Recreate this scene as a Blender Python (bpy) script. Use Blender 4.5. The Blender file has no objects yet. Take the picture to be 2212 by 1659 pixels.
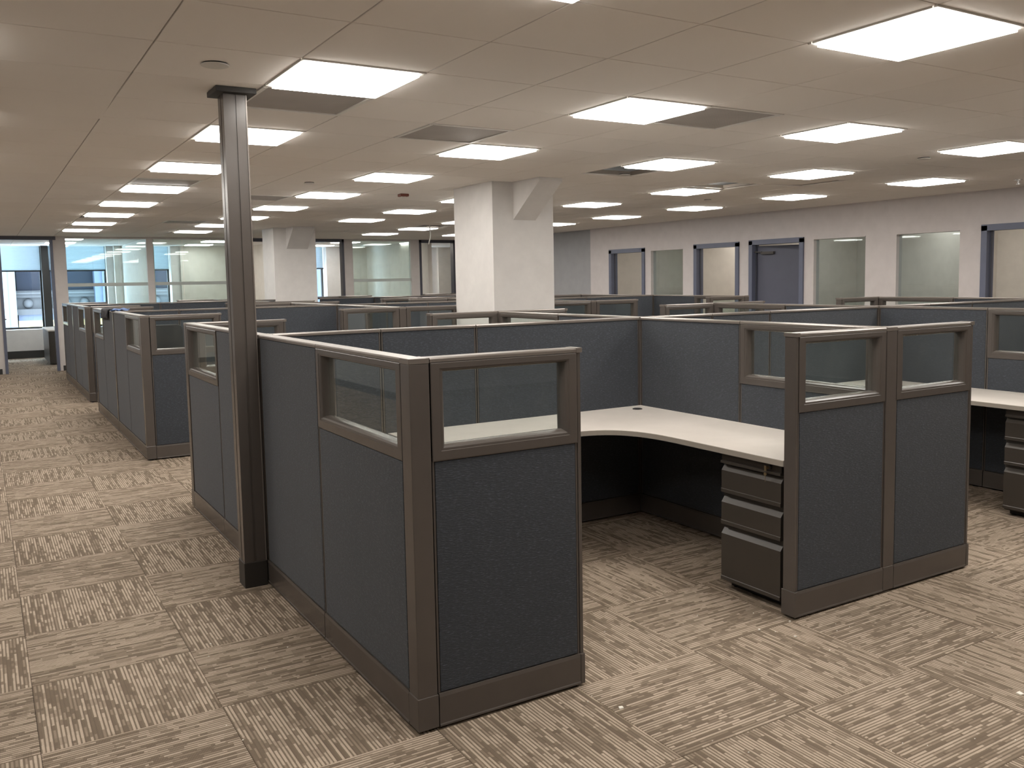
import bpy, bmesh, math, random
from mathutils import Vector, Matrix
random.seed(7)
S = bpy.context.scene
COL = S.collection

# ------------------------------------------------------------------ camera
F, YAW, PITCH, ROLL, H = 1917.17, 0.5473, 0.0901, -0.0176, 1.592
CX, CY = 1129.77, 778.1
fw = Vector((math.sin(YAW)*math.cos(PITCH), math.cos(YAW)*math.cos(PITCH), -math.sin(PITCH)))
r0 = Vector((math.cos(YAW), -math.sin(YAW), 0)); u0 = r0.cross(fw)
cr, sr = math.cos(ROLL), math.sin(ROLL)
rt = cr*r0 + sr*u0; up = -sr*r0 + cr*u0
cam = bpy.data.cameras.new('camera'); camo = bpy.data.objects.new('camera', cam); COL.objects.link(camo)
m = Matrix.Identity(4)
for i in range(3):
    m[i][0] = rt[i]; m[i][1] = up[i]; m[i][2] = -fw[i]
m[0][3], m[1][3], m[2][3] = 0, 0, H
camo.matrix_world = m
cam.sensor_fit = 'HORIZONTAL'; cam.sensor_width = 36
cam.lens = F/2212*36
cam.shift_x = (1106-CX)/2212; cam.shift_y = (CY-829.5)/2212
cam.clip_start = .05; cam.clip_end = 300
S.camera = camo
def px(p):
    d = Vector(p)-Vector((0, 0, H)); z = d.dot(fw)
    if z < .2: return None
    return CX+F*d.dot(rt)/z, CY-F*d.dot(up)/z, z

# ------------------------------------------------------------------ world, exposure
W = bpy.data.worlds.new('sky'); S.world = W; W.use_nodes = True
bg = W.node_tree.nodes['Background']; bg.inputs[0].default_value = (.74, .87, 1, 1); bg.inputs[1].default_value = 10.0
vs = S.view_settings
vs.view_transform = 'Standard'; vs.look = 'None'; vs.gamma = 1; vs.use_curve_mapping = False
vs.exposure = 0.97
LAMP = 8.5            # radiance of the ceiling panels
LAMPCOL = (1.0, .955, .895)

# ------------------------------------------------------------------ materials
def mat(name, col=(.5, .5, .5), rough=.5, metal=0., spec=.5, emit=None, es=1.):
    M = bpy.data.materials.new(name); M.use_nodes = True
    b = M.node_tree.nodes['Principled BSDF']
    b.inputs['Base Color'].default_value = (*col, 1); b.inputs['Roughness'].default_value = rough
    b.inputs['Metallic'].default_value = metal; b.inputs['Specular IOR Level'].default_value = spec
    if emit: b.inputs['Emission Color'].default_value = (*emit, 1); b.inputs['Emission Strength'].default_value = es
    return M
def nd(M, t, **kw):
    n = M.node_tree.nodes.new(t)
    for k, v in kw.items(): setattr(n, k, v)
    return n
def lk(M, a, b): M.node_tree.links.new(a, b)
def math_(M, op, a, b=None, c=None):
    n = nd(M, 'ShaderNodeMath', operation=op)
    for i, v in enumerate((a, b, c)):
        if v is None: continue
        if isinstance(v, (int, float)): n.inputs[i].default_value = v
        else: lk(M, v, n.inputs[i])
    return n.outputs[0]
def mixc(M, f, a, b):
    n = nd(M, 'ShaderNodeMix', data_type='RGBA')
    for i, v in ((0, f), (6, a), (7, b)):
        if isinstance(v, (tuple, list)): n.inputs[i].default_value = (*v, 1)
        elif isinstance(v, (int, float)): n.inputs[i].default_value = v
        else: lk(M, v, n.inputs[i])
    return n.outputs[2]
def bump(M, h, s, d):
    n = nd(M, 'ShaderNodeBump'); n.inputs['Strength'].default_value = s; n.inputs['Distance'].default_value = d
    lk(M, h, n.inputs['Height']); lk(M, n.outputs[0], M.node_tree.nodes['Principled BSDF'].inputs['Normal'])
def mapped(M, src, scale):
    t = nd(M, 'ShaderNodeTexCoord'); mp = nd(M, 'ShaderNodeMapping'); mp.inputs['Scale'].default_value = scale
    lk(M, t.outputs[src], mp.inputs[0]); return mp.outputs[0]
def noise(M, vec, scale, detail=2, rough=.5):
    n = nd(M, 'ShaderNodeTexNoise'); n.inputs['Scale'].default_value = scale
    n.inputs['Detail'].default_value = detail; n.inputs['Roughness'].default_value = rough
    lk(M, vec, n.inputs['Vector']); return n.outputs[0]
def ramp(M, v, p0, p1):
    n = nd(M, 'ShaderNodeMapRange'); n.inputs[1].default_value = p0; n.inputs[2].default_value = p1
    lk(M, v, n.inputs[0]); return n.outputs[0]

# cubicle fabric: dark slate weave with short horizontal slubs
FAB = mat('slate fabric', (.06, .07, .085), .85, 0, .25)
def _fab():
    M = FAB; b = M.node_tree.nodes['Principled BSDF']
    v = mapped(M, 'Object', (55, 55, 330)); n1 = noise(M, v, 1, 2)
    v2 = mapped(M, 'Object', (3, 3, 3)); n2 = noise(M, v2, 1, 3)
    fleck = ramp(M, n1, .56, .72)
    base = mixc(M, n2, (.040, .046, .055), (.050, .056, .066))
    c = mixc(M, fleck, base, (.085, .095, .115))
    lk(M, c, b.inputs['Base Color']); bump(M, n1, .55, .004)
    b.inputs['Sheen Weight'].default_value = .15; b.inputs['Sheen Roughness'].default_value = .5
_fab()
def painted(name, col, rough, spec=.5, metal=0., bs=.04):
    M = mat(name, col, rough, metal, spec); b = M.node_tree.nodes['Principled BSDF']
    v = mapped(M, 'Object', (1, 1, 1)); n = noise(M, v, 6, 4, .6)
    k = [max(0, c*.9) for c in col]; lk(M, mixc(M, n, tuple(k), tuple(min(1, c*1.1) for c in col)), b.inputs['Base Color'])
    n2 = noise(M, v, 500, 1); bump(M, n2, bs, .001)
    return M
TRIM = painted('warm grey-brown painted metal', (.094, .081, .072), .26, .5, 0, .0)
TRIMD = painted('brown plastic base', (.088, .076, .068), .40)
CAP = painted('satin metal cap', (.19, .165, .145), .28, .6, .25, .015)
BLACK = mat('black gap', (.012, .012, .012), .7)
FRAME_IN = mat('dark steel', (.02, .019, .018), .6)
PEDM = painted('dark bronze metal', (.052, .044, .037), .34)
PEDD = mat('darker pedestal steel', (.03, .027, .024), .5)  # even dark steel tone, darker than the drawer fronts
LAM = painted('pale laminate', (.66, .61, .56), .38, .5, 0, .02)
LAME = mat('laminate edge band', (.33, .295, .255), .5)
RUB = mat('black rubber', (.02, .02, .02), .6)
CHROME = mat('chrome', (.7, .7, .7), .2, 1)
BRASS = mat('brass key', (.75, .6, .35), .3, 1)
def wallmat(name, col):
    M = painted(name, col, .7, .3, 0, .05); return M
WALL = wallmat('warm white wall paint', (.66, .62, .60))
WALLR = wallmat('pale greige wall paint', (.60, .56, .55))
WHITEC = wallmat('white column paint', (.74, .72, .70))
GREYW = wallmat('mid grey accent paint', (.36, .36, .37))
CREAM = wallmat('cream office paint', (.74, .70, .64))
DFRAME = painted('slate blue steel door frame', (.125, .14, .20), .42)
DFRAMED = painted('dark slate door head', (.075, .078, .10), .42)
DLEAF = painted('slate blue door leaf', (.10, .105, .145), .45)
BASEB = mat('dark rubber baseboard', (.035, .035, .033), .5)
CTILE = mat('acoustic ceiling tile', (.73, .685, .63), .9, 0, .1)
def _ct():
    M = CTILE; b = M.node_tree.nodes['Principled BSDF']
    g = nd(M, 'ShaderNodeNewGeometry'); n = noise(M, g.outputs['Position'], 1.3, 3, .55)
    oi = nd(M, 'ShaderNodeObjectInfo')
    f = math_(M, 'ADD', math_(M, 'MULTIPLY', n, .6), math_(M, 'MULTIPLY', oi.outputs['Random'], .35))
    lk(M, mixc(M, f, (.94, .90, .85), (.87, .825, .775)), b.inputs['Base Color'])
    n2 = noise(M, g.outputs['Position'], 420, 2, .7); bump(M, n2, .25, .002)
_ct()
TBAR = mat('ceiling grid metal', (.30, .27, .24), .5)
PLEN = mat('dark ceiling void', (.05, .048, .045), .9)
VENT = mat('perforated grey metal', (.30, .28, .265), .5, .2)
def _vent():
    M = VENT; b = M.node_tree.nodes['Principled BSDF']
    v = mapped(M, 'Object', (1, 1, 1)); vo = nd(M, 'ShaderNodeTexVoronoi'); vo.inputs['Scale'].default_value = 110
    vo.inputs['Randomness'].default_value = 0; lk(M, v, vo.inputs['Vector'])
    f = ramp(M, vo.outputs['Distance'], .25, .35); n = noise(M, v, 5, 2)
    lk(M, mixc(M, f, (.12, .11, .105), mixc(M, n, (.42, .39, .365), (.56, .52, .485))), b.inputs['Base Color'])
_vent()
LENS = mat('lit light diffuser', (.9, .9, .9), .6, 0, .3, LAMPCOL, LAMP)
RLENS = mat('dimmer room light diffuser', (.9, .9, .9), .6, 0, .3, LAMPCOL, LAMP*.32)
LFR = mat('white light frame', (.85, .83, .78), .4)
WHITEP = mat('white plastic', (.7, .68, .64), .5)
REDP = mat('dark red plastic', (.22, .07, .05), .5)
GLASSM = bpy.data.materials.new('clear glass'); GLASSM.use_nodes = True
def glass(M, tint, refl=1.0, smudge=0., haze=(.6, .65, .62)):
    nt = M.node_tree; nt.nodes.clear()
    out = nd(M, 'ShaderNodeOutputMaterial'); tr = nd(M, 'ShaderNodeBsdfTransparent'); tr.inputs[0].default_value = (*tint, 1)
    gl = nd(M, 'ShaderNodeBsdfGlossy'); gl.inputs['Roughness'].default_value = .02; gl.inputs[0].default_value = (.95, 1, .98, 1)
    fr = nd(M, 'ShaderNodeLayerWeight'); fr.inputs['Blend'].default_value = .5      # facing = 1-|cos|, same on both sides of the pane
    sch = math_(M, 'ADD', math_(M, 'MULTIPLY', math_(M, 'POWER', fr.outputs['Facing'], 5.), .96), .04)
    k = math_(M, 'MULTIPLY', sch, refl); mx = nd(M, 'ShaderNodeMixShader')
    lk(M, k, mx.inputs[0]); lk(M, tr.outputs[0], mx.inputs[1]); lk(M, gl.outputs[0], mx.inputs[2])
    last = mx.outputs[0]
    if smudge:
        df = nd(M, 'ShaderNodeBsdfDiffuse'); df.inputs[0].default_value = (*haze, 1)
        v = mapped(M, 'Object', (5, 5, 3)); n = noise(M, v, 1, 5, .65)
        f = math_(M, 'MULTIPLY', ramp(M, n, .5, .78), smudge)
        f = math_(M, 'ADD', f, smudge*.12)
        m2 = nd(M, 'ShaderNodeMixShader'); lk(M, f, m2.inputs[0]); lk(M, last, m2.inputs[1]); lk(M, df.outputs[0], m2.inputs[2]); last = m2.outputs[0]
    lk(M, last, out.inputs[0])
glass(GLASSM, (.93, .955, .945), .6, .03)
GLASSS = bpy.data.materials.new('smudged glass'); GLASSS.use_nodes = True; glass(GLASSS, (.93, .95, .94), .7, .22)
GLASSW = bpy.data.materials.new('green tinted glass'); GLASSW.use_nodes = True; glass(GLASSW, (.86, .915, .925), 1.0, .03)
GLASSB = bpy.data.materials.new('pale blue glass'); GLASSB.use_nodes = True; glass(GLASSB, (.88, .965, .965), .9, .02)
GLASSX = bpy.data.materials.new('exterior window glass'); GLASSX.use_nodes = True; glass(GLASSX, (.92, .97, 1.0), .8)
FROST = mat('frosted film', (.55, .60, .58), .6)
BLIND = mat('blind slats', (.62, .70, .72), .6)
_tl = nd(BLIND, 'ShaderNodeBsdfTranslucent'); _tl.inputs[0].default_value = (.8, .85, .88, 1); _mx = nd(BLIND, 'ShaderNodeMixShader'); _mx.inputs[0].default_value = .45
lk(BLIND, BLIND.node_tree.nodes['Principled BSDF'].outputs[0], _mx.inputs[1]); lk(BLIND, _tl.outputs[0], _mx.inputs[2]); lk(BLIND, _mx.outputs[0], BLIND.node_tree.nodes['Material Output'].inputs[0])

# carpet tiles: quarter-turn plank pattern, rows of yarn with dashes
CP, CX0, CY0 = .607, .084, 3.365
CARP = mat('striped carpet tile', (.3, .25, .2), .95, 0, .1)
def _carpet():
    M = CARP; b = M.node_tree.nodes['Principled BSDF']
    g = nd(M, 'ShaderNodeNewGeometry'); sx = nd(M, 'ShaderNodeSeparateXYZ'); lk(M, g.outputs['Position'], sx.inputs[0])
    ux = math_(M, 'DIVIDE', math_(M, 'SUBTRACT', sx.outputs[0], CX0), CP)
    uy = math_(M, 'DIVIDE', math_(M, 'SUBTRACT', sx.outputs[1], CY0), CP)
    ix = math_(M, 'FLOOR', ux); iy = math_(M, 'FLOOR', uy)
    fx = math_(M, 'SUBTRACT', ux, ix); fy = math_(M, 'SUBTRACT', uy, iy)
    par = math_(M, 'FLOORED_MODULO', math_(M, 'ADD', ix, iy), 2.0)      # 0: stripes along Y
    def sel(a, bb):   # a when par 0 else bb
        n = nd(M, 'ShaderNodeMix', data_type='FLOAT'); lk(M, par, n.inputs[0]); lk(M, a, n.inputs[2]); lk(M, bb, n.inputs[3]); return n.outputs[0]
    u = sel(fx, fy); v = sel(fy, fx)                                    # u across, v along the stripes
    tid = math_(M, 'ADD', math_(M, 'MULTIPLY', ix, 17.31), math_(M, 'MULTIPLY', iy, 7.77))
    ROWS = 44.
    ur = math_(M, 'MULTIPLY', u, ROWS); r = math_(M, 'FLOOR', ur); fr = math_(M, 'SUBTRACT', ur, r)
    def wn(a, bb, c):
        cm = nd(M, 'ShaderNodeCombineXYZ')
        for i, q in enumerate((a, bb, c)):
            if isinstance(q, (int, float)): cm.inputs[i].default_value = q
            else: lk(M, q, cm.inputs[i])
        w = nd(M, 'ShaderNodeTexWhiteNoise', noise_dimensions='3D'); lk(M, cm.outputs[0], w.inputs[0]); return w.outputs[0]
    rr = wn(r, tid, 1.3)
    # dash layer A: medium dashes per row ; layer B: blocks three rows wide
    la = math_(M, 'ADD', math_(M, 'MULTIPLY', v, math_(M, 'ADD', 6., math_(M, 'MULTIPLY', rr, 14.))), math_(M, 'MULTIPLY', rr, 31.))
    a = wn(r, math_(M, 'FLOOR', la), tid)
    r3 = math_(M, 'FLOOR', math_(M, 'DIVIDE', r, 3.)); rr3 = wn(r3, tid, 5.1)
    lb = math_(M, 'ADD', math_(M, 'MULTIPLY', v, 10.), math_(M, 'MULTIPLY', rr3, 13.))
    bb = wn(r3, math_(M, 'FLOOR', lb), tid)
    islight = math_(M, 'LESS_THAN', wn(r, math_(M, 'FLOOR', math_(M, 'ADD', math_(M, 'MULTIPLY', v, 3.), math_(M, 'MULTIPLY', rr, 9.))), 2.2), .66)
    thr = math_(M, 'ADD', .09, math_(M, 'MULTIPLY', math_(M, 'SUBTRACT', 1., islight), .36))
    dark_a = math_(M, 'LESS_THAN', a, thr); dark_b = math_(M, 'LESS_THAN', bb, .16)
    line = math_(M, 'LESS_THAN', fr, math_(M, 'ADD', .34, math_(M, 'MULTIPLY', a, .16)))                                # the thin dark furrow
    beads = math_(M, 'GREATER_THAN', math_(M, 'FRACT', math_(M, 'MULTIPLY', v, 120.)), .3)
    light = mixc(M, a, (.62, .505, .40), (.52, .42, .325))
    midc = mixc(M, a, (.27, .212, .158), (.36, .288, .218))
    c = mixc(M, islight, midc, light)
    darkc = mixc(M, beads, (.22, .17, .125), (.145, .105, .072))
    c = mixc(M, math_(M, 'MULTIPLY', dark_a, .8), c, darkc)
    c = mixc(M, math_(M, 'MULTIPLY', dark_b, .4), c, darkc)
    c = mixc(M, math_(M, 'MULTIPLY', line, .88), c, mixc(M, beads, (.235, .18, .13), (.13, .098, .07)))
    nz = noise(M, g.outputs['Position'], 260, 2, .6)
    c = mixc(M, ramp(M, nz, .35, .8), mixc(M, .25, c, (.06, .045, .03)), c)
    oi = noise(M, g.outputs['Position'], .7, 2)
    c = mixc(M, math_(M, 'MULTIPLY', oi, .25), c, (.30, .25, .20))
    lk(M, c, b.inputs['Base Color'])
    h = math_(M, 'ADD', math_(M, 'MULTIPLY', math_(M, 'SUBTRACT', 1., line), .6), math_(M, 'MULTIPLY', nz, .5)); bump(M, h, .35, .004)
_carpet()

# ------------------------------------------------------------------ mesh helpers
class MB:
    def __init__(s): s.v = []; s.f = []
    def box(s, x0, y0, z0, x1, y1, z1):
        n = len(s.v); s.v += [(x0,y0,z0),(x1,y0,z0),(x1,y1,z0),(x0,y1,z0),(x0,y0,z1),(x1,y0,z1),(x1,y1,z1),(x0,y1,z1)]
        s.f += [tuple(n+i for i in q) for q in ((0,3,2,1),(4,5,6,7),(0,1,5,4),(1,2,6,5),(2,3,7,6),(3,0,4,7))]; return s
    def prism(s, pts, a0, a1, axis):        # closed 2-D polygon extruded along an axis
        n = len(s.v); k = len(pts)
        for a in (a0, a1):
            for p, q in pts:
                s.v.append({'x': (a, p, q), 'y': (p, a, q), 'z': (p, q, a)}[axis])
        s.f.append(tuple(range(n, n+k))); s.f.append(tuple(range(n+2*k-1, n+k-1, -1)))
        for i in range(k):
            j = (i+1) % k; s.f.append((n+i, n+k+i, n+k+j, n+j))
        return s
    def cyl(s, x, y, z0, z1, r, n=16, r1=None):
        r1 = r if r1 is None else r1; b = len(s.v)
        for z, q in ((z0, r), (z1, r1)):
            for i in range(n): a = 2*math.pi*i/n; s.v.append((x+q*math.cos(a), y+q*math.sin(a), z))
        s.f.append(tuple(b+i for i in range(n-1, -1, -1))); s.f.append(tuple(b+n+i for i in range(n)))
        for i in range(n): j = (i+1) % n; s.f.append((b+i, b+j, b+n+j, b+n+i))
        return s
    def cylaxis(s, c, axis, l, r, n=12):
        t = MB().cyl(0, 0, 0, l, r, n); b = len(s.v)
        for x, y, z in t.v: s.v.append((c[0]+z, c[1]+x, c[2]+y) if axis == 'x' else (c[0]+x, c[1]+z, c[2]+y))
        s.f += [tuple(b+i for i in q) for q in t.f]; return s
    def mesh(s, name, bev=0, seg=1, smooth=False):
        me = bpy.data.meshes.new(name); me.from_pydata(s.v, [], s.f)
        bm = bmesh.new(); bm.from_mesh(me); bmesh.ops.recalc_face_normals(bm, faces=bm.faces)
        if bev: bmesh.ops.bevel(bm, geom=bm.edges[:], offset=bev, segments=seg, affect='EDGES', profile=.6, clamp_overlap=True)
        bm.to_mesh(me); bm.free()
        if smooth:
            for p in me.polygons: p.use_smooth = True
        return me
def obj(name, me, m=None, parent=None, loc=(0, 0, 0), rz=0):
    if isinstance(me, MB): me = me.mesh(name)
    if m and not me.materials: me.materials.append(m)
    o = bpy.data.objects.new(name, me); COL.objects.link(o); o.location = loc; o.rotation_euler = (0, 0, rz)
    if parent: o.parent = parent
    return o
def tag(o, label, cat, group=None):
    o['label'] = label; o['category'] = cat; o['kind'] = 'thing'
    if group: o['group'] = group
    return o
def thing(name, label, cat, loc=(0, 0, 0), rz=0, group=None):
    o = bpy.data.objects.new(name, None); COL.objects.link(o); o.location = loc; o.rotation_euler = (0, 0, rz)
    o.empty_display_size = .1; return tag(o, label, cat, group)
def struct(name, me, m, parent=None, label=None):
    o = obj(name, me, m, parent)
    if not parent: o['kind'] = 'structure'
    if label: o['label'] = label
    return o
def stuff(o): o['kind'] = 'stuff'; return o
ORD = ['first','second','third','fourth','fifth','sixth','seventh','eighth','ninth','tenth']

# ------------------------------------------------------------------ dimensions
ZT, ZR, ZC = 1.331, .132, 2.579
X0, X1, X2, X3 = 1.264, 3.800, 6.280, 8.820
XW = 10.5; YB = 19.25; YE = 23.5; XL = -2.2; YN = -6.0
RH = .607

# ------------------------------------------------------------------ floor with carpet tiles
fl = struct('floor', MB().box(XL-.2, YN-.2, -.12, 14.6, YE+.1, -.012), BLACK, label='floor covered in quarter-turned striped brown carpet tiles')
tm = MB().box(.0006, .0006, -.010, CP-.0006, CP-.0006, 0).mesh('carpet_tile', .0012)
cells = []
for i in range(-5, 24):
    for j in range(-16, 34):
        x, y = CX0+i*CP, CY0+j*CP
        if x+CP < XL or y > YE or y+CP < YN: continue
        best = None
        for dx, dy in ((0,0),(1,0),(0,1),(1,1),(.5,.5)):
            q = px((x+dx*CP, y+dy*CP, 0))
            if q and -20 < q[0] < 2232 and -20 < q[1] < 1679: best = q[2] if best is None else min(best, q[2])
        # tiles the photo shows: the aisle floor left, right foreground, openings
        cells.append((best if best else 999, x, y))
cells.sort(); nt_ = 0
rest = MB()
for k, (d, x, y) in enumerate(cells):
    hidden = (x > 4.7 and y > 3.0) or (x > 1.4 and y > 8.7) or y > 19.3
    if d < 900 and not hidden and nt_ < 299:
        nt_ += 1
        obj('carpet_tile', tm, CARP, fl, (x, y, 0))
    else: rest.box(x+.0006, y+.0006, -.010, x+CP-.0006, y+CP-.0006, 0)
stuff(obj('carpet_tiles_far', rest, CARP, fl))

# ------------------------------------------------------------------ ceiling
GX, GY, TX, TY = .0633, 3.9064, .6051, .6096
ce = struct('ceiling', MB().box(XL-.2, YN-.2, ZC+.35, 14.6, YE+.3, ZC+.5), PLEN, label='suspended ceiling of square beige acoustic tiles')
LIGHTS = [(i, j) for i in (-1, 2, 5, 8, 11, 14) for j in range(-3, 24, 3)]
OFFL = [(2, 26), (2, 29), (7, 27), (7, 30), (12, 27), (12, 30), (15, 27), (16, 30)]
LIGHTS += OFFL
LIGHTS += [(2, -6), (5, -6), (8, -6)]  # out-of-view panels added to brighten the faces towards the camera
LIGHTS = [l for l in LIGHTS if l not in ((8, 6), (8, 18), (8, 21))]   # columns stand there
VENTS = [(2, 1), (6, 0), (4, 2), (2, 8), (4, 10), (4, 17)]
OPEN = [(8, 4), (11, 5), (11, 17), (2, 16)]
TILT = [(0, 2), (12, 4)]
def cell(i, j): return GX+i*TX, GY+j*TY
ctm = MB().box(.003, .003, 0, TX-.003, TY-.003, .015).mesh('ceiling_tile', .0015)
cc = []
imax = int((14.4-GX)/TX); jmax = int((YE-GY)/TY)
for i in range(-4, imax+1):
    for j in range(-17, jmax+1):
        if (i, j) in LIGHTS or (i, j) in VENTS or (i, j) in OPEN or (i, j) in TILT: continue
        x, y = cell(i, j)
        q = px((x+TX/2, y+TY/2, ZC))
        vis = q and -150 < q[0] < 2400 and -150 < q[1] < 600 and y < YB and x < XW
        cc.append((q[2] if vis else 999, x, y))
cc.sort(); rest = MB()
for k, (d, x, y) in enumerate(cc):
    if k < 296 and d < 900: obj('ceiling_tile', ctm, CTILE, ce, (x, y, ZC))
    else: rest.box(x+.003, y+.003, ZC, x+TX-.003, y+TY-.003, ZC+.015)
stuff(obj('ceiling_tiles_far', rest, CTILE, ce))
bars = MB()
for i in range(-4, imax+2): bars.box(GX+i*TX-.010, YN, ZC+.0155, GX+i*TX+.010, YE, ZC+.05)
for j in range(-17, jmax+2): bars.box(XL, GY+j*TY-.010, ZC+.016, 14.5, GY+j*TY+.010, ZC+.05)
stuff(obj('grid_bars', bars, TBAR, ce))
for (i, j), ang in zip(TILT, ((.030, 0), (.0, .030))):
    x, y = cell(i, j); o = obj('ceiling_tile', ctm, CTILE, ce, (x, y, ZC-.004)); o.rotation_euler = (-ang[0], -ang[1], 0); o['label'] = 'tilted ceiling tile with one edge dropped'
    o.location.z = ZC+.001
# tile lying loose in the void over each opening
for (i, j), rz, dz in (((8, 4), .0, .10), ((11, 5), .35, .16)):
    x, y = cell(i, j); o = obj('ceiling_tile', ctm, CTILE, ce, (x+.05, y+.04, ZC+dz), rz); o['label'] = 'displaced ceiling tile lying askew above its opening'
    o.rotation_euler = (.10, .06, rz*.4)

# ceiling lights
lf = MB()
for a in ((0, 0, TX, .022), (0, TY-.022, TX, TY), (0, .022, .022, TY-.022), (TX-.022, .022, TX, TY-.022)): lf.box(a[0]+.003, a[1]+.003, -.006, a[2]-.003, a[3]-.003, .012)
lfm = lf.mesh('light_frame'); _l = MB(); _l.box(.030, .030, -.019, TX-.030, TY-.030, .006); lnm = _l.mesh('light_lens'); hom = MB().box(.004, .004, .012, TX-.004, TY-.004, .09).mesh('light_housing')
rowname = {2: 'row over the left aisle', 5: 'second row from the left', 8: 'third row from the left', 11: 'fourth row from the left', 14: 'row nearest the right wall'}
cnt = {}
for (i, j) in LIGHTS:
    x, y = cell(i, j)
    if y > YE-.3 or x < XL or x+TX > 14.3 or (i, j) == (14, 23): continue
    q = px((x+TX/2, y+TY/2, ZC))
    vis = q and -120 < q[0] < 2350 and -60 < q[1] < 700
    if (i, j) in OFFL: lab = 'ceiling light inside %s office behind the back wall, %s' % ({2: 'the leftmost', 7: 'the middle', 12: 'the right', 15: 'the far right', 16: 'the far right'}[i], 'nearer one' if j < 29 else 'farther one'); g = 'office ceiling lights'
    elif vis and i > 0:
        cnt[i] = cnt.get(i, 0)+1; n = cnt[i]
        lab = '%s lit ceiling panel from the front in the %s' % (ORD[min(n-1, 9)], rowname[i]); g = 'recessed square ceiling lights'
    else: lab = 'lit square ceiling panel assumed overhead, outside the picture'; g = 'ceiling lights outside the picture'
    t = thing('ceiling_light', lab, 'ceiling light', (x, y, ZC), 0, g)
    obj('frame', lfm, LFR, t); obj('diffuser', lnm, LENS, t)
vf = MB()
for a in ((0, 0, TX, .03), (0, TY-.03, TX, TY), (0, .03, .03, TY-.03), (TX-.03, .03, TX, TY-.03)): vf.box(a[0]+.003, a[1]+.003, -.004, a[2]-.003, a[3]-.003, .012)
vfm = vf.mesh('vent_frame'); vpm = MB().box(.028, .028, .002, TX-.028, TY-.028, .008).mesh('vent_panel')
vl = ['dark perforated air vent beside the large light above the pole', 'dark perforated air vent right of the second-row front light', 'dark perforated air vent between the pole and the white column', 'dark air vent far along the left aisle lights', 'dark air vent just right of the pole, beyond the nearer vents', 'thin dark air vent far back left of the pole']
for (i, j), l in zip(VENTS, vl):
    t = thing('ceiling_vent', l, 'air vent', (*cell(i, j), ZC), 0, 'perforated return air vents'); obj('frame', vfm, LFR, t); obj('grille', vpm, VENT, t)
# small ceiling devices
def disc(x, y, r, lab, name='smoke_detector', cat='ceiling disc', g='round ceiling covers'):
    t = thing(name, lab, cat, (x, y, ZC), 0, g)
    obj('cover', MB().cyl(0, 0, -.012, -.006, r, 24).mesh('c', .001), WHITEP, t); obj('gap_ring', MB().cyl(0, 0, -.006, .001, r*.9, 24), BLACK, t)
disc(.962, 4.177, .060, 'round white cover plate on the ceiling above the pole')
disc(5.31, 6.80, .055, 'round ceiling cover right of the column, under a light')
disc(2.822, 8.587, .05, 'small round ceiling cover between pole and column')
disc(7.011, 4.818, .055, 'round ceiling cover at the upper right near the lights')
disc(8.06, 8.6, .05, 'small round ceiling cover left of the right wall')
t = thing('ceiling_strobe', 'small dark red fitting on the ceiling left of the column', 'strobe', (4.139, 9.316, ZC)); obj('body', MB().box(-.05, -.05, -.03, .05, .05, 0).mesh('b', .006), REDP, t); obj('lens', MB().box(-.03, -.03, -.042, .03, .03, -.03).mesh('b', .004), WHITEP, t)
t = thing('sprinkler_head', 'chrome sprinkler head at the far right edge of the ceiling', 'sprinkler', (9.663, 5.499, ZC)); obj('plate', MB().cyl(0, 0, -.006, 0, .04, 20), CHROME, t); obj('head', MB().cyl(0, 0, -.045, -.006, .012, 12).cyl(0, 0, -.05, -.045, .022, 12), CHROME, t)
# hanging cable from the open tile
cb = MB(); P_ = [(.01*math.sin(k*.9)-.05*k/12, .01*math.cos(k), .30-.62*k/12) for k in range(13)]
for p in P_:
    for q in range(8): a_ = q*math.pi/4; cb.v.append((p[0]+.011*math.cos(a_), p[1]+.011*math.sin(a_), p[2]))
for k in range(12):
    for q in range(8): q2 = (q+1) % 8; cb.f.append((8*k+q, 8*k+q2, 8*k+8+q2, 8*k+8+q))
cb.f += [tuple(range(8)), tuple(range(103, 95, -1))]
o = obj('cable', cb, WHITEP, None, (6.98, 14.52, ZC))
tag(o, 'white cable hanging from an open ceiling tile left of the column', 'cable')
# duct glimpsed above the open tile in the left row
t = thing('air_duct', 'pale metal duct seen through the open tile over the left aisle', 'duct', (GX+2*TX, GY+16*TY, ZC+.12)); obj('duct_body', MB().box(-.3, .1, 0, .9, .5, .2).mesh('d', .01), CHROME, t)

# ------------------------------------------------------------------ walls
def wall_y(name, y0, y1, xa, xb, openings, m, z1=ZC+.36):      # wall across, in the XZ plane; openings (x0,x1,zb,zt)
    b = MB(); x = xa
    for (o0, o1, zb, zt) in sorted(openings):
        b.box(x, y0, 0, o0, y1, z1)
        if zb > 0: b.box(o0, y0, 0, o1, y1, zb)
        b.box(o0, y0, zt, o1, y1, z1); x = o1
    b.box(x, y0, 0, xb, y1, z1); return struct(name, b, m)
def wall_x(name, x0, x1, ya, yb, openings, m, z1=ZC+.36):
    b = MB(); y = ya
    for (o0, o1, zb, zt) in sorted(openings):
        b.box(x0, y, 0, x1, o0, z1)
        if zb > 0: b.box(x0, o0, 0, x1, o1, zb)
        b.box(x0, o0, zt, x1, o1, z1); y = o1
    b.box(x0, y, 0, x1, yb, z1); return struct(name, b, m)
ZB = 2.560
wall_y('wall_back', YB, YB+.12, XL, 14.5, [(.34, 1.257, 0, ZB), (1.475, 2.925, .05, ZB), (3.047, 4.525, .05, ZB), (4.90, 5.82, 0, ZB), (6.14, 7.062, 0, ZB), (7.27, 8.705, .05, ZB), (8.919, 9.86, 0, ZB)], WALL)
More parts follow.
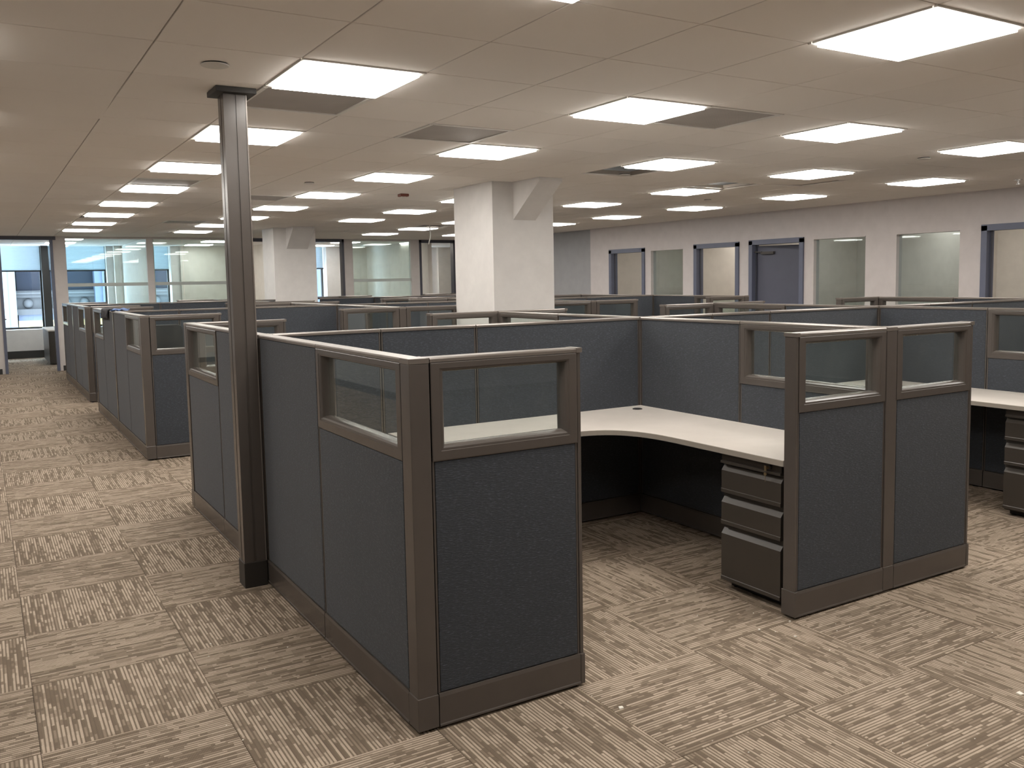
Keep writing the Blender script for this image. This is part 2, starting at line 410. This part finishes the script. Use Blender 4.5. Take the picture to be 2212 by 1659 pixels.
ROP = [(12.894, 13.88, 0, 2.13), (11.819, 12.682, .05, 2.09), (10.512, 11.479, 0, 2.13), (9.194, 10.199, 0, 2.14), (8.075, 8.97, .05, 2.12), (6.688, 7.588, .05, 2.12), (5.36, 6.354, 0, 2.15)]
wall_x('wall_right', XW, XW+.12, YN, 14.562, ROP, WALLR)
struct('wall_right_accent', MB().box(XW+.05, 14.562, 0, XW+.17, YB, ZC+.36), GREYW)
wall_x('wall_left', XL-.12, XL, YN, YE, [], GREYW)  # unseen wall, greyed to dim its reflection in the panel glass
wall_y('wall_near', YN-.12, YN, XL-.12, 14.5, [], WALL)
struct('baseboard_left', MB().box(XL, YN, 0, XL+.012, YB, .10), BASEB)
struct('baseboard_right', MB().box(XW-.012, YN, 0, XW, 5.30, .10).box(XW-.012, 6.41, 0, XW, 9.14, .10).box(XW-.012, 10.25, 0, XW, 10.46, .10).box(XW-.012, 11.53, 0, XW, 12.84, .10).box(XW-.012, 13.93, 0, XW, 14.56, .1), BASEB)
b = MB()
for a, c in ((XL, .29), (1.31, 4.85), (7.11, 8.87), (9.91, 10.5)): b.box(a, YB-.012, 0, c, YB, .10)
struct('baseboard_back', b, BASEB)
# offices behind the back wall
struct('wall_office_end', MB().box(XL, YE+.3, 0, XL+.02, YE+.31, .1).box(2.81, YE-.2, 0, 3.70-.58, YE+.5, ZC+.36).box(4.31, YE-.2, 0, 6.55, YE+.5, ZC+.36).box(8.47, YE-.2, 0, 9.30, YE+.5, ZC+.36).box(11.39, YE-.2, 0, 14.5, YE+.5, ZC+.36).box(XL, YE-.2, 0, -.9, YE+.5, ZC+.36)
       .box(-.9, YE-.02, .66-.03, 11.39, YE+.5, .66-.03+.002).box(XL, YE-.2, ZC+.30, 14.5, YE+.5, ZC+.36), CREAM)
b = MB()
for a, c in ((-.9, 2.81), (3.12, 4.31), (6.55, 8.47), (9.30, 11.39)):
    b.box(a, YE-.16, .17, c, YE+.5, .655)
struct('wall_under_windows', b, WHITEC)
b = MB()
for a, c in ((-.9, 2.81), (3.12, 4.31), (6.55, 8.47), (9.30, 11.39)): b.box(a, YE-.165, 0, c, YE-.1, .17)
struct('baseboard_office', b, BASEB)
for n, x in (('one', 2.98), ('two', 6.0), ('three', 9.2)): struct('wall_partition_'+n, MB().box(x, YB+.12, 0, x+.1, YE-.2, ZC+.36), CREAM)
struct('wall_office_side', MB().box(14.5, YN, 0, 14.62, YE+.5, ZC+.5).box(XL-.12, YE, 0, XL, YE+.5, ZC+.5), WALL)
# rooms behind the right wall
for n, y in (('a', 14.6), ('b', 11.62), ('c', 10.33), ('d', 7.80), ('e', 2.4)):
    struct('wall_room_'+n, MB().box(XW+.12, y, 0, 14.5, y+.1, ZC+.36), CREAM)
struct('wall_room_back', MB().box(13.2, 2.5, 0, 13.3, 14.6, ZC+.36), CREAM)

# interior glass and door frames of the back wall
def window_y(n, x0, x1, zb, zt, y, gm, joints=(), film=None, fm=WHITEC):
    t = struct('window_%d' % n, MB().box(x0-.0, y-.012, zt-.02, x1, y+.13, zt).box(x0, y-.012, zb-.02, x1, y+.13, zb+.0), fm)
    xs = [x0]+list(joints)+[x1]
    for a, c in zip(xs[:-1], xs[1:]): obj('pane', MB().box(a+.003, y+.055, zb, c-.003, y+.065, zt-.02), gm, t)
    if film: obj('frosted_band', MB().box(x0+.004, y+.050, film[0], x1-.004, y+.0545, film[1]), FROST, t)
    return t
window_y(1, 1.475, 2.925, .05, ZB, YB, GLASSB, (2.431,), (1.615, 1.68))
window_y(2, 3.047, 4.525, .05, ZB, YB, GLASSB, (3.62,), (1.615, 1.68))
window_y(3, 7.27, 8.705, .05, ZB, YB, GLASSB, (), (1.615, 1.68))
def frame_y(n, x0, x1, zt, y, m=DFRAMED, w=.05):
    t = struct('door_%d' % n, MB().box(x0-.0, y-.02, 0, x0+w, y+.14, zt).box(x1-w, y-.02, 0, x1, y+.14, zt).box(x0, y-.02, zt-.065, x1, y+.14, zt), m)
    return t
d1 = frame_y(1, .34, 1.257, 2.575, YB, DFRAME)
frame_y(2, 4.90, 5.82, 2.575, YB); frame_y(3, 6.14, 7.062, 2.575, YB); frame_y(4, 8.919, 9.86, 2.575, YB)
struct('trim_back_head', MB().box(.34, YB-.022, 2.51, 1.31, YB, 2.579), DFRAMED)
lf_ = obj('door_leaf', MB().box(0, 0, .01, .045, .86, 2.48).mesh('l', .002), DLEAF, d1, (.33, YB+.13, 0)); obj('door_handle', MB().cylaxis((.045, .78, 1.0), 'x', .05, .012).box(.085, .68, .99, .10, .80, 1.012), CHROME, lf_)
# right wall doors and windows
def frame_x(n, y0, y1, zt, leaf=None):
    w = .075; x = XW
    t = struct('door_%d' % n, MB().box(x-.025, y0-w+.03, 0, x+.13, y0+.03, zt+.0).box(x-.025, y1-.03, 0, x+.13, y1+w-.03, zt+.0).box(x-.025, y0-w+.03, zt-.06, x+.13, y1+w-.03, zt+.015), DFRAME)
    obj('door_stop', MB().box(x+.05, y0+.03, 0, x+.07, y0+.045, zt-.06).box(x+.05, y1-.045, 0, x+.07, y1-.03, zt-.06), DFRAMED, t)
    return t
frame_x(5, 12.894, 13.88, 2.13); frame_x(6, 10.512, 11.479, 2.13); d7 = frame_x(7, 9.194, 10.199, 2.14); frame_x(8, 5.36, 6.354, 2.15)
# door 7's leaf stands ajar into the room, hinged on the far jamb
lf_ = obj('door_leaf', MB().box(0, -.90, .01, .045, 0, 2.06).mesh('l', .002), DLEAF, d7, (XW+.09, 10.16, 0), math.radians(14))
obj('door_handle', MB().cylaxis((-.05, -.83, 1.0), 'x', .05, .012), CHROME, lf_)
obj('door_closer', MB().box(-.05, -.30, 1.93, 0, -.08, 1.97).box(-.06, -.10, 1.96, -.04, .04, 1.975), PEDM, lf_)
def window_x(n, y0, y1, zb, zt):
    x = XW; t = struct('window_%d' % n, MB().box(x-.006, y0, zt-.012, x+.125, y1, zt).box(x-.006, y0, zb-.02, x+.125, y1, zb), WALLR)
    obj('pane', MB().box(x+.055, y0+.003, zb, x+.065, y1-.003, zt-.012), GLASSW, t); return t
window_x(4, 11.819, 12.682, .05, 2.09); window_x(5, 8.075, 8.97, .05, 2.12); window_x(6, 6.688, 7.588, .05, 2.12)
# lamps in the right-hand rooms; the rightmost room's pair is unseen, added to brighten it
rl = MB().box(-.3, -.6, -.004, .3, .6, .004).mesh('room_lens')
for k, (x, y, l) in enumerate(((11.9, 13.0, 'ceiling light in the room behind the leftmost right-wall doorway'), (11.9, 11.05, 'ceiling light in the room behind the second right-wall doorway'), (12.0, 9.0, 'ceiling light in the room behind the closed blue door'), (11.7, 4.6, 'added ceiling light in the room behind the rightmost doorway'), (12.0, 7.0, 'added ceiling light in the room behind the widest right-wall window'))):
    t = thing('ceiling_light', l, 'ceiling light', (x, y, ZC-.012), 0, 'side room ceiling lights'); obj('diffuser', rl, RLENS, t); obj('frame', MB().box(-.31, -.61, .004, .31, .61, .012), LFR, t)

# exterior windows
def xwin(n, x0, x1, lab):
    t = struct('window_%d' % n, MB().box(x0, YE+.22, .655, x1, YE+.30, .70).box(x0, YE+.22, 2.60, x1, YE+.30, 2.66).box(x0, YE+.22, .70, x0+.04, YE+.30, 2.60).box(x1-.04, YE+.22, .70, x1, YE+.30, 2.60), BASEB)
    obj('pane', MB().box(x0+.04, YE+.255, .70, x1-.04, YE+.262, 2.60), GLASSX, t)
    bl = MB(); z = 2.62
    while z > 2.02: bl.prism([(YE+.14, z), (YE+.165, z-.012), (YE+.165, z-.010), (YE+.14, z+.002)], x0+.02, x1-.02, 'x'); z -= .016
    bo = thing('window_blind', lab, 'blind', (0, 0, 0), 0, 'raised window blinds'); obj('slats', bl, BLIND, bo)
    obj('bottom_rail', MB().box(x0+.01, YE+.135, 1.985, x1-.01, YE+.17, 2.015), RUB, bo); obj('head_rail', MB().box(x0+.01, YE+.13, 2.63, x1-.01, YE+.18, 2.67), WHITEP, bo)
xwin(7, -.9, 1.28, 'pale venetian blind raised halfway, seen through the left doorway')
xwin(8, 1.42, 2.66, 'pale venetian blind seen through the leftmost glass wall')
xwin(9, 3.12, 4.10, 'narrow pale blind seen through the second glass wall')
xwin(10, 6.55, 8.08, 'grey blind seen right of the far column')
xwin(11, 9.30, 11.0, 'blind in the far right office')
struct('trim_mullion', MB().box(1.28, YE-.02, .655, 1.42, YE+.3, 2.66), BASEB)
struct('trim_reveals', MB().box(2.66, YE+.02, .655, 2.81, YE+.3, 2.9).box(4.10, YE-.1, .655, 4.31, YE+.3, 2.9).box(8.08, YE-.1, .655, 8.47, YE+.3, 2.9).box(11.0, YE-.1, .655, 11.39, YE+.3, 2.9), WHITEC)
# cabinet in the left office
t = thing('filing_cabinet', 'dark low cabinet inside the left doorway at the back', 'cabinet', (1.18, 20.86, 0)); obj('body', MB().box(0, 0, .02, .60, 1.9, .70).mesh('b', .004), PEDM, t); obj('top', MB().box(-.01, -.01, .70, .61, 1.91, .725).mesh('b', .003), LAM, t)
for k in range(2): dr = obj('drawer', MB().box(.02, -.012, .04+.33*k, .58, 0, .36+.33*k).mesh('b', .002), PEDM, t); obj('handle', MB().box(.24, -.03, .30+.33*k, .36, -.012, .312+.33*k), CHROME, dr)

# facade across the street
STONE = painted('grey stone', (.028, .028, .029), .8); STONEB = painted('pale blue-white stone', (.10, .115, .12), .8); DKWIN = mat('dark blue office glass', (.006, .0075, .012), .4, 0, .1); PANEB = painted('blue grey panel', (.032, .042, .066), .6); WARMW = mat('lit yellow window', (.3, .25, .1), .5, 0, .5, (1.0, .82, .35), .55)
fx0 = 1.15-3.65*2
t = thing('street_building', 'grey stone office facade outside the left windows', 'building', (0, 36, 0))
stone = MB(); pil = MB(); dk = MB(); pb = MB(); ww = MB()
for k in range(9):
    a = fx0+k*3.65
    pil = MB().box(a-1.2, -.35, -14, a-.05, .3, 16).box(a-.95, -.45, -14, a-.30, -.35, 16); obj('pilaster', pil, STONEB if k % 2 == 0 else PANEB, t)
    for f_ in range(-3, 4):
        z = f_*3.9
        obj('dark_window', MB().box(a, .12, z+1.52, a+2.45, .2, z+3.5), DKWIN, t)
        if f_ == 0:
            obj('ledge', MB().box(a-.05, -.05, z+1.28, a+2.5, .3, z+1.52).box(a-.05, -.15, z+1.40, a+2.5, .1, z+1.46).box(a-.05, -.10, z+.67, a+2.5, .3, z+.87), STONE, t)
            obj('spandrel', MB().box(a-.05, .08, z+.87, a+2.5, .3, z+1.28), STONE, t)
            for q in range(4):
                bm = bmesh.new(); bmesh.ops.create_uvsphere(bm, u_segments=12, v_segments=8, radius=.17); me = bpy.data.meshes.new('orb'); bm.to_mesh(me); bm.free()
                for p in me.polygons: p.use_smooth = True
                obj('stone_orb', me, STONE, t, (a+.32+.6*q, .05, z+1.07))
            obj('blue_panel', MB().box(a, .0, z+.46, a+2.45, .2, z+.67), PANEB, t)
            obj('lit_window', MB().box(a, .15, z-1.4, a+2.45, .2, z+.46), WARMW, t)
            obj('muntin', MB().box(a+.75, .10, z-1.4, a+.82, .15, z+.46).box(a+1.6, .10, z-1.4, a+1.66, .15, z+.46), STONE, t)
        else: obj('spandrel', MB().box(a-.05, 0, z-.45, a+2.5, .3, z+1.52), STONE, t)
obj('facade_wall', MB().box(fx0-2, .3, -15, fx0+34, 1, 17), STONE, t)

# ------------------------------------------------------------------ columns with corbels
def column(x0, x1, y0, y1, bx0, bx1, by, bz, lab):
    t = thing('column', lab, 'column', ((x0+x1)/2, (y0+y1)/2, 0)); cx, cy = (x0+x1)/2, (y0+y1)/2
    obj('shaft', MB().box(x0-cx, y0-cy, 0, x1-cx, y1-cy, ZC-.001), WHITEC, t)
    obj('corbel', MB().prism([(y0-cy, bz), (y0-cy-by, ZC-.035), (y0-cy-by, ZC-.001), (y0-cy, ZC-.001)], bx0-cx, bx1-cx, 'x'), WHITEC, t)
    return t
column(4.425, 5.15, 7.797, 8.635, 4.665, 4.93, .50, 2.20, 'large white square column with slanted bracket, behind the nearest cubicles')
column(4.445, 5.20, 15.60, 16.30, 4.67, 5.05, .42, 2.21, 'smaller-looking far white column with slanted bracket, right of the pole')

# ------------------------------------------------------------------ partition panels
PM = {}
def panel_meshes(w, win):
    k = (round(w, 4), win)
    if k in PM: return PM[k]
    d = {}
    top = .967 if win else 1.314
    d['frame'] = MB().box(.010, -.024, ZR-.02, w-.010, .024, 1.30 if not win else .97).box(0, -.031, .02, .0075, .031, 1.314).box(w-.0075, -.031, .02, w, .031, 1.314).mesh('panel_frame'); d['gap_shade'] = MB().box(-.0025, -.022, .14, 0, .022, 1.31).mesh('gap_shade'); d['gap_shade2'] = MB().box(w, -.022, .14, w+.0025, .022, 1.31).mesh('gap_shade')  # black strips added inside the seams to stand for the dark gap shade
    for s, nm in ((-1, 'skin_a'), (1, 'skin_b')):
        d[nm] = MB().box(.0095, min(s*.022, s*.0325), ZR+.003, w-.0095, max(s*.022, s*.0325), top-.002).mesh('skin', .0022, 2)
    d['cap'] = MB().prism([(-.036, 1.315), (.036, 1.315), (.036, 1.326), (.032, ZT), (-.032, ZT), (-.036, 1.326)], -.001, w+.001, 'x').mesh('cap')
    b = MB()
    for s in (-1, 1):
        p = [(s*.030, .012), (s*.041, .012), (s*.041, .018), (s*.0385, .022), (s*.040, ZR-.012), (s*.037, ZR), (s*.030, ZR)]
        b.prism(p, 0, w, 'x')
    b.box(.0, -.03, .012, w, .03, .03); d['race'] = b.mesh('raceway')
    d['foot'] = MB().cyl(.07, 0, 0, .006, .022, 14).cyl(.07, 0, .006, .03, .009, 8).mesh('foot'); d['foot2'] = MB().cyl(w-.07, 0, 0, .006, .022, 14).cyl(w-.07, 0, .006, .03, .009, 8).mesh('foot')
    if win:
        b = MB(); Z0, Z1 = .968, 1.315; b_ = .057
        loops = [(0, .030), (0, .0355), (.004, .037), (.034, .037), (.036, .0345), (.039, .0345), (.044, .034), (.050, .028), (.0545, .018), (b_, .006)]
        loops = loops+[(o, -y) for o, y in reversed(loops)]
        n0 = len(b.v)
        for o, y in loops:
            for (x, z) in ((o, Z0+o), (w-o, Z0+o), (w-o, Z1-o*.62-.002), (o, Z1-o*.62-.002)): b.v.append((x, y, z))
        L = len(loops)
        for i in range(L):
            j = (i+1) % L
            for q in range(4):
                r = (q+1) % 4; b.f.append((n0+4*i+q, n0+4*i+r, n0+4*j+r, n0+4*j+q))
        d['wframe'] = b.mesh('window_frame')
        d['pane'] = MB().box(b_-.004, -.003, Z0+b_-.004, w-b_+.004, .003, Z1-.032).mesh('pane')
    PM[k] = d; return d
def panel(x, y, w, along, win, lab, gm=None, trim=None, group='blue-grey cubicle panels', nofoot=False):
    rz = 0 if along == 'x' else math.pi/2
    d = panel_meshes(w, win); t = thing('partition_panel', lab, 'cubicle panel', (x, y, 0), rz, group)
    obj('panel_frame', d['frame'], FRAME_IN if False else TRIMD, t)
    obj('fabric_skin', d['skin_a'], FAB, t); obj('fabric_skin', d['skin_b'], FAB, t)
    obj('gap_shade_strip', d['gap_shade'], BLACK, t); obj('gap_shade_strip', d['gap_shade2'], BLACK, t)
    obj('top_cap', d['cap'], CAP, t); obj('base_cover', d['race'], TRIM, t)
    obj('leveling_foot', d['foot'], RUB, t); obj('leveling_foot', d['foot2'], RUB, t)
    if win: obj('window_frame', d['wframe'], TRIM, t); obj('glass_pane', d['pane'], gm or GLASSM, t)
    if trim is not None:          # finished free end
        a, c = (w+.003, w+.018) if trim > 0 else (-.018, -.003)
        obj('end_trim', MB().box(a, -.034, ZR, c, .034, 1.314).box(min(a, c)-.002, -.042, .012, max(a, c)+.002, .042, ZR).mesh('et', .0015), TRIM, t)
        obj('end_cap', MB().box(min(a, c)-.004, -.038, 1.314, max(a, c)+.006, .038, ZT+.001), CAP, t)
    return t
pm_ = None
def post(x, y, lab, inner=True):
    global pm_
    if pm_ is None:
        h = .0375
        pm_ = (MB().box(-h, -h, .03, h, h, 1.312).mesh('post', .003, 2), MB().box(-h-.003, -h-.003, .012, h+.003, h+.003, ZR).mesh('post_base', .002), MB().box(-h-.001, -h-.001, 1.312, h+.001, h+.001, ZT+.001).mesh('post_cap', .0015), MB().cyl(0, 0, 0, .012, .02, 12).mesh('pf'))
    t = thing('connector_post', lab, 'cubicle post', (x, y, 0), 0, 'brown cubicle corner posts')
    obj('post_body', pm_[0], TRIM, t); obj('base_cover', pm_[1], TRIM, t); obj('post_cap', pm_[2], CAP, t); obj('leveling_foot', pm_[3], RUB, t)
HP = .0375+.006; GP = .007
XS = (X0, X1, X2, X3)
wallnm = ('left aisle wall', 'second wall from the left', 'third wall from the left', 'rightmost wall')
def cluster(tagn, ya, ys, yb, colgap=None):
    for i, x in enumerate(XS):
        # posts
        for y, pn in ((ya, 'near end'), (ys, 'middle'), (yb, 'far end')):
            if colgap and False: continue
            post(x, y, 'brown post at the %s of the %s, %s block' % (pn, wallnm[i], tagn))
        for half, (a, b) in (('near', (ya, ys)), ('far', (ys, yb))):
            L = b-a-2*HP-GP; w = L/2
            for q in (0, 1):
                y0 = a+HP+q*(w+GP)
                win = (q == 0) if half == 'near' else (q == 1)
                lab = '%s panel, %s half of the %s, %s block' % ('windowed' if win else 'solid slate fabric', half, wallnm[i], tagn)
                panel(x, y0, w, 'y', win, lab)
    for i in range(3):
        xa, xb = XS[i]+HP, XS[i+1]-HP
        T = xb-xa-2*GP; ws = [(T-1.235)/2, (T-1.235)/2, 1.235]; x = xa
        if colgap and i == 1:
            ws = [.56, 0, xb-5.22]; 
        for q, w in enumerate(ws):
            if w > 0:
                if colgap and i == 1 and q == 2: x = 5.22
                panel(x, ys, w, 'x', False, '%s solid panel of the back wall, %s, %s block' % (('left', 'middle', 'wide right')[q], ('left cubicle', 'centre cubicle', 'right cubicle')[i], tagn))
            x += w+GP
    sw = .612
    for y, sd in ((ya, 'near'), (yb, 'far')):
        for i, x in enumerate(XS):
            if i < 3:
                gm = None
                lab = 'windowed stub right of the %s, %s side, %s block' % (wallnm[i], sd, tagn)
                if tagn == 'nearest' and sd == 'near' and i == 0: lab = 'large windowed end panel right of the closest corner post, facing the camera'
                if tagn == 'nearest' and sd == 'near' and i == 1: lab = 'right windowed panel of the double end wall, with a smudged pane'; gm = GLASSS
                panel(x+HP, y, sw, 'x', True, lab, gm, 1)
            if i > 0:
                lab = 'windowed stub left of the %s, %s side, %s block' % (wallnm[i], sd, tagn)
                if tagn == 'nearest' and sd == 'near' and i == 1: lab = 'left windowed panel of the double end wall, beside the drawer pedestal'
                panel(x-HP-sw, y, sw, 'x', True, lab, None, -1)
HY = 1.91
cluster('nearest', 2.795, 4.700, 6.606)
cluster('middle', 8.687, 10.595, 12.503)
cluster('farthest', 13.615, 15.52, 17.43, colgap=True)

# ------------------------------------------------------------------ power pole
t = thing('power_pole', 'tall brown square pole rising from the cubicle wall to the ceiling', 'pole', (1.160, 4.71, 0))
g = .0565
pts = [(-g, -g), (-.006, -g), (-.006, -g+.004), (.006, -g+.004), (.006, -g), (g, -g), (g, g), (-g, g), (-g, .006), (-g+.004, .006), (-g+.004, -.006), (-g, -.006)]
obj('shaft', MB().prism(pts, .125, ZC-.002, 'z').mesh('s'), TRIM, t)
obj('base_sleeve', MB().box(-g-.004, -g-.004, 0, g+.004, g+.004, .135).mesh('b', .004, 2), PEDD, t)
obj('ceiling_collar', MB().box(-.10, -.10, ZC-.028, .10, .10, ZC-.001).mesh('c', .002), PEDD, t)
obj('edge_strip', MB().box(g-.003, -g-.003, .135, g+.003, -g+.003, ZC-.03), CAP, t)

# ------------------------------------------------------------------ L desks and pedestals
def cove_pts(L, D, D2, Wd):
    # right-rear corner at origin; spine side runs to -x, side wall runs to -y
    p = [(0, 0), (-L, 0), (-L, -D)]
    cx0, cy0 = -D2-.34, -D; cx1, cy1 = -D2, -D-.34-.12
    p.append((cx0, cy0))
    for k in range(1, 12):
        s = k/12; # quadratic bezier with control at the inner corner
        c = (-D2, -D)
        p.append(((1-s)**2*cx0+2*s*(1-s)*c[0]+s*s*cx1, (1-s)**2*cy0+2*s*(1-s)*c[1]+s*s*cy1))
    p += [(cx1, cy1), (-D2, -Wd), (0, -Wd)]
    return p
def desk(x, y, sy, lab):
    t = thing('corner_desk', lab, 'desk', (x, y, 0), 0, 'L-shaped cubicle worksurfaces')
    P = [(a, b*sy) for a, b in cove_pts(1.83, .605, .635, 1.83)]
    obj('worksurface', MB().prism(P, .7085, .737, 'z').mesh('d'), LAM, t)
    e = MB(); k = len(P)
    for i in range(2, k-2):
        (a, b), (c, d) = P[i], P[i+1]; n = Vector((b-d, c-a)) ; n.normalize(); 
        if sy < 0: n = -n
        n = -n
        e.v += [(a, b, .708), (c, d, .708), (c, d, .7345), (a, b, .7345), (a+n.x*.0015, b+n.y*.0015, .708), (c+n.x*.0015, d+n.y*.0015, .708), (c+n.x*.0015, d+n.y*.0015, .7345), (a+n.x*.0015, b+n.y*.0015, .7345)]
        q = len(e.v)-8; e.f += [(q, q+3, q+2, q+1), (q+4, q+5, q+6, q+7), (q, q+1, q+5, q+4), (q+2, q+3, q+7, q+6), (q, q+4, q+7, q+3), (q+1, q+2, q+6, q+5)]
    obj('edge_band', e, LAME, t)
    obj('grommet', MB().cyl(-.13, -.13*sy, .736, .740, .032, 24).cyl(-.13, -.13*sy, .739, .742, .024, 24), RUB, t)
    obj('support_bracket', MB().box(-.05, min(-.9*sy, -.95*sy), .66, -.01, max(-.9*sy, -.95*sy), .708).box(-1.0, min(0, -.04*sy), .66, -.95, max(0, -.04*sy), .708), PEDM, t)
    return t
DX = .034
desk(X1-DX, 4.700-DX, 1, 'white L-shaped desk with curved inner edge in the nearest cubicle')
desk(X2-DX, 4.700-DX, 1, 'white L-shaped desk in the second cubicle, at the right edge')
desk(X1-DX, 4.700+DX, -1, 'white L-shaped desk behind the nearest cubicle back wall')
desk(X2-DX, 4.700+DX, -1, 'white L-shaped desk behind the second cubicle back wall')
desk(X1-DX, 10.595-DX, 1, 'white L-shaped desk in the left cubicle of the middle block')
desk(X2-DX, 10.595-DX, 1, 'white L-shaped desk in the centre cubicle of the middle block')
def pedestal(x, y, lab, key):
    # front faces -x ; x is the plane of the drawer fronts, y the near side
    t = thing('drawer_pedestal', lab, 'drawer unit', (x, y, 0), 0, 'under-desk drawer pedestals')
    W = .405
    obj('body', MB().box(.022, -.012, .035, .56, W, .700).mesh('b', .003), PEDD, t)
    obj('plinth', MB().box(.06, .02, .006, .54, W-.02, .036), RUB, t)
    obj('top_fascia', MB().prism([(.022, .700), (.006, .700), (.006, .667), (-.004, .664), (-.004, .652), (.022, .650)], 0.008, W-.004, 'y').mesh('f'), PEDM, t)
    for z0, z1 in ((.500, .645), (.336, .481), (.045, .318)):
        obj('drawer', MB().prism([(.022, z0+.004), (.004, z0), (-.003, z0+.003), (-.003, z0+.020), (0, z0+.023), (0, z1-.030), (.024, z1), (.040, z1), (.040, z1-.006)], .006, W-.006, 'y').mesh('d'), PEDM, t)
    lk_ = obj('lock', MB().cylaxis((-.006, .078, .683), 'x', .014, .0125, 20), RUB, t)
    if key: obj('key', MB().box(-.026, .0765, .676, -.004, .0795, .690).box(-.030, .072, .668, -.026, .084, .694), BRASS, lk_); obj('key_tag', MB().cylaxis((-.024, .085, .652), 'x', .004, .008, 12).box(-.0225, .084, .615, -.0215, .086, .65), BRASS, lk_)
    for a, b in ((.08, .04), (.08, W-.04), (.5, .04), (.5, W-.04)): obj('foot', MB().cyl(a, b, 0, .008, .018, 12), RUB, t)
pedestal(3.163, 2.872, 'dark bronze three-drawer pedestal with key in its lock, nearest cubicle', True)
pedestal(5.650, 2.850, 'dark bronze three-drawer pedestal at the right edge of the picture', False)
pedestal(3.163, 8.80, 'dark three-drawer pedestal in the middle block left cubicle', False)

# ------------------------------------------------------------------ office chair in the middle block
t = thing('office_chair', 'dark office chair glimpsed through a panel window on the left', 'chair', (1.66, 9.95, 0), .1)
def rounded(w, h, d, r=.06, n=6):
    pts = []
    for cx, cy, a0 in ((w/2-r, h/2-r, 0), (-w/2+r, h/2-r, 90), (-w/2+r, -h/2+r, 180), (w/2-r, -h/2+r, 270)):
        for k in range(n+1): a = math.radians(a0+90*k/n); pts.append((cx+r*math.cos(a), cy+r*math.sin(a)))
    return pts
obj('backrest', MB().prism([(a, b+.93) for a, b in rounded(.46, .50, .06)], -.03, .03, 'y').mesh('b', .012, 2), RUB, t, (0, .22, 0))
obj('seat', MB().prism(rounded(.50, .48, .08), .44, .52, 'z').mesh('s', .015, 2), RUB, t)
obj('back_support', MB().box(-.03, .235, .48, .03, .26, .75), RUB, t)
obj('gas_stem', MB().cyl(0, 0, .10, .44, .03, 14), CHROME, t)
for k in range(5):
    a = 2*math.pi*k/5; lg = obj('base_leg', MB().prism([(0, .12), (.30, .07), (.30, .055), (0, .08)], -.02, .02, 'y'), RUB, t, rz=a); obj('caster', MB().cylaxis((.29, -.015, .027), 'y', .03, .027), RUB, lg)

# ------------------------------------------------------------------ cloth draped over the wall
def cloth(name, m, x0, y0, nx, ny, sx, sy, drop, seed):
    rnd = random.Random(seed); v = []; f = []
    for i in range(nx+1):
        for j in range(ny+1):
            u, w = i/nx, j/ny; x = (u-.5)*sx; y = (w-.5)*sy
            over = max(0, abs(x)-.04); z = ZT+.012-min(over*1.0, .13)*drop
            xx = math.copysign(min(abs(x), .048+.02*rnd.random()), x) if over else x
            z += .012*math.sin(9*u+seed)*math.sin(7*w)+rnd.uniform(0, .010)
            z = max(z, ZT+.004) if abs(xx) < .042 else z
            v.append((xx, y+rnd.uniform(-.012, .012), z))
    for i in range(nx):
        for j in range(ny): a = i*(ny+1)+j; f.append((a, a+1, a+ny+2, a+ny+1))
    me = bpy.data.meshes.new(name); me.from_pydata(v, [], f)
    for p in me.polygons: p.use_smooth = True
    return me
t = thing('draped_cloth', 'blue and black cloth draped over the left cubicle wall top', 'cloth', (X0, 11.2, 0), 0)
BLU = mat('blue cloth', (.10, .17, .36), .85); BLK = mat('black cloth', (.03, .03, .035), .85)
for nm, mm, yy, xx, sx, sy, sd, ang in (('black_cloth', BLK, 0, 0, .30, .60, 3, 0), ('blue_cloth', BLU, -.50, .055, .10, .36, 5, -.45)):
    me = cloth(nm, mm, 0, 0, 12, 14, sx, sy, 1.0, sd); o = obj(nm, me, mm, t, (xx, yy, 0.0), ang); md = o.modifiers.new('s', 'SOLIDIFY'); md.thickness = .006; md.offset = 1

# ------------------------------------------------------------------ scraps on the carpet
SCR = mat('white paper scrap', (.85, .82, .74), .7)
sc = [((1341, 1530), 'small folded white paper scrap on the carpet at the bottom centre'), ((1640, 1361), 'white paper fleck left below the double end panel corner'), ((1718, 1376), 'white paper fleck below the double end panel corner'), ((2204, 1499), 'white paper scrap at the right edge of the carpet'), ((455, 1476-84), 'tiny white fleck beside the left cubicle base'), ((1706, 1343), 'tiny crumb touching the corner of the double end panel')]
def floor_at(q):
    d = fw*F+rt*(q[0]-CX)-up*(q[1]-CY); s = -H/d.z; return Vector((d.x*s, d.y*s, 0))
for k, (q, l) in enumerate(sc):
    p = floor_at(q); s = (.011, .006, .006, .014, .004, .005)[k]
    o = obj('paper_scrap', MB().prism([(-s, -s*.6), (s*.7, -s*.8), (s, s*.5), (-s*.3, s*.9)], .0, .004, 'z'), SCR, None, (p.x, p.y, .0005), k*1.1); tag(o, l, 'paper scrap', 'paper scraps on the carpet')
lint = MB(); rnd = random.Random(11)
for _ in range(70):
    q = (rnd.uniform(380, 900), rnd.uniform(1240, 1600)) if rnd.random() < .5 else (rnd.uniform(1250, 2200), rnd.uniform(1300, 1640))
    p = floor_at(q)
    if 1.15 < p.x < 2.0 and p.y > 2.7: continue
    s = rnd.uniform(.0012, .0028); lint.box(p.x-s, p.y-s*.7, 0, p.x+s, p.y+s*.7, .0025)
o = obj('carpet_lint', lint, SCR); o['label'] = 'tiny pale crumbs scattered over the carpet'; o['category'] = 'lint'; stuff(o)
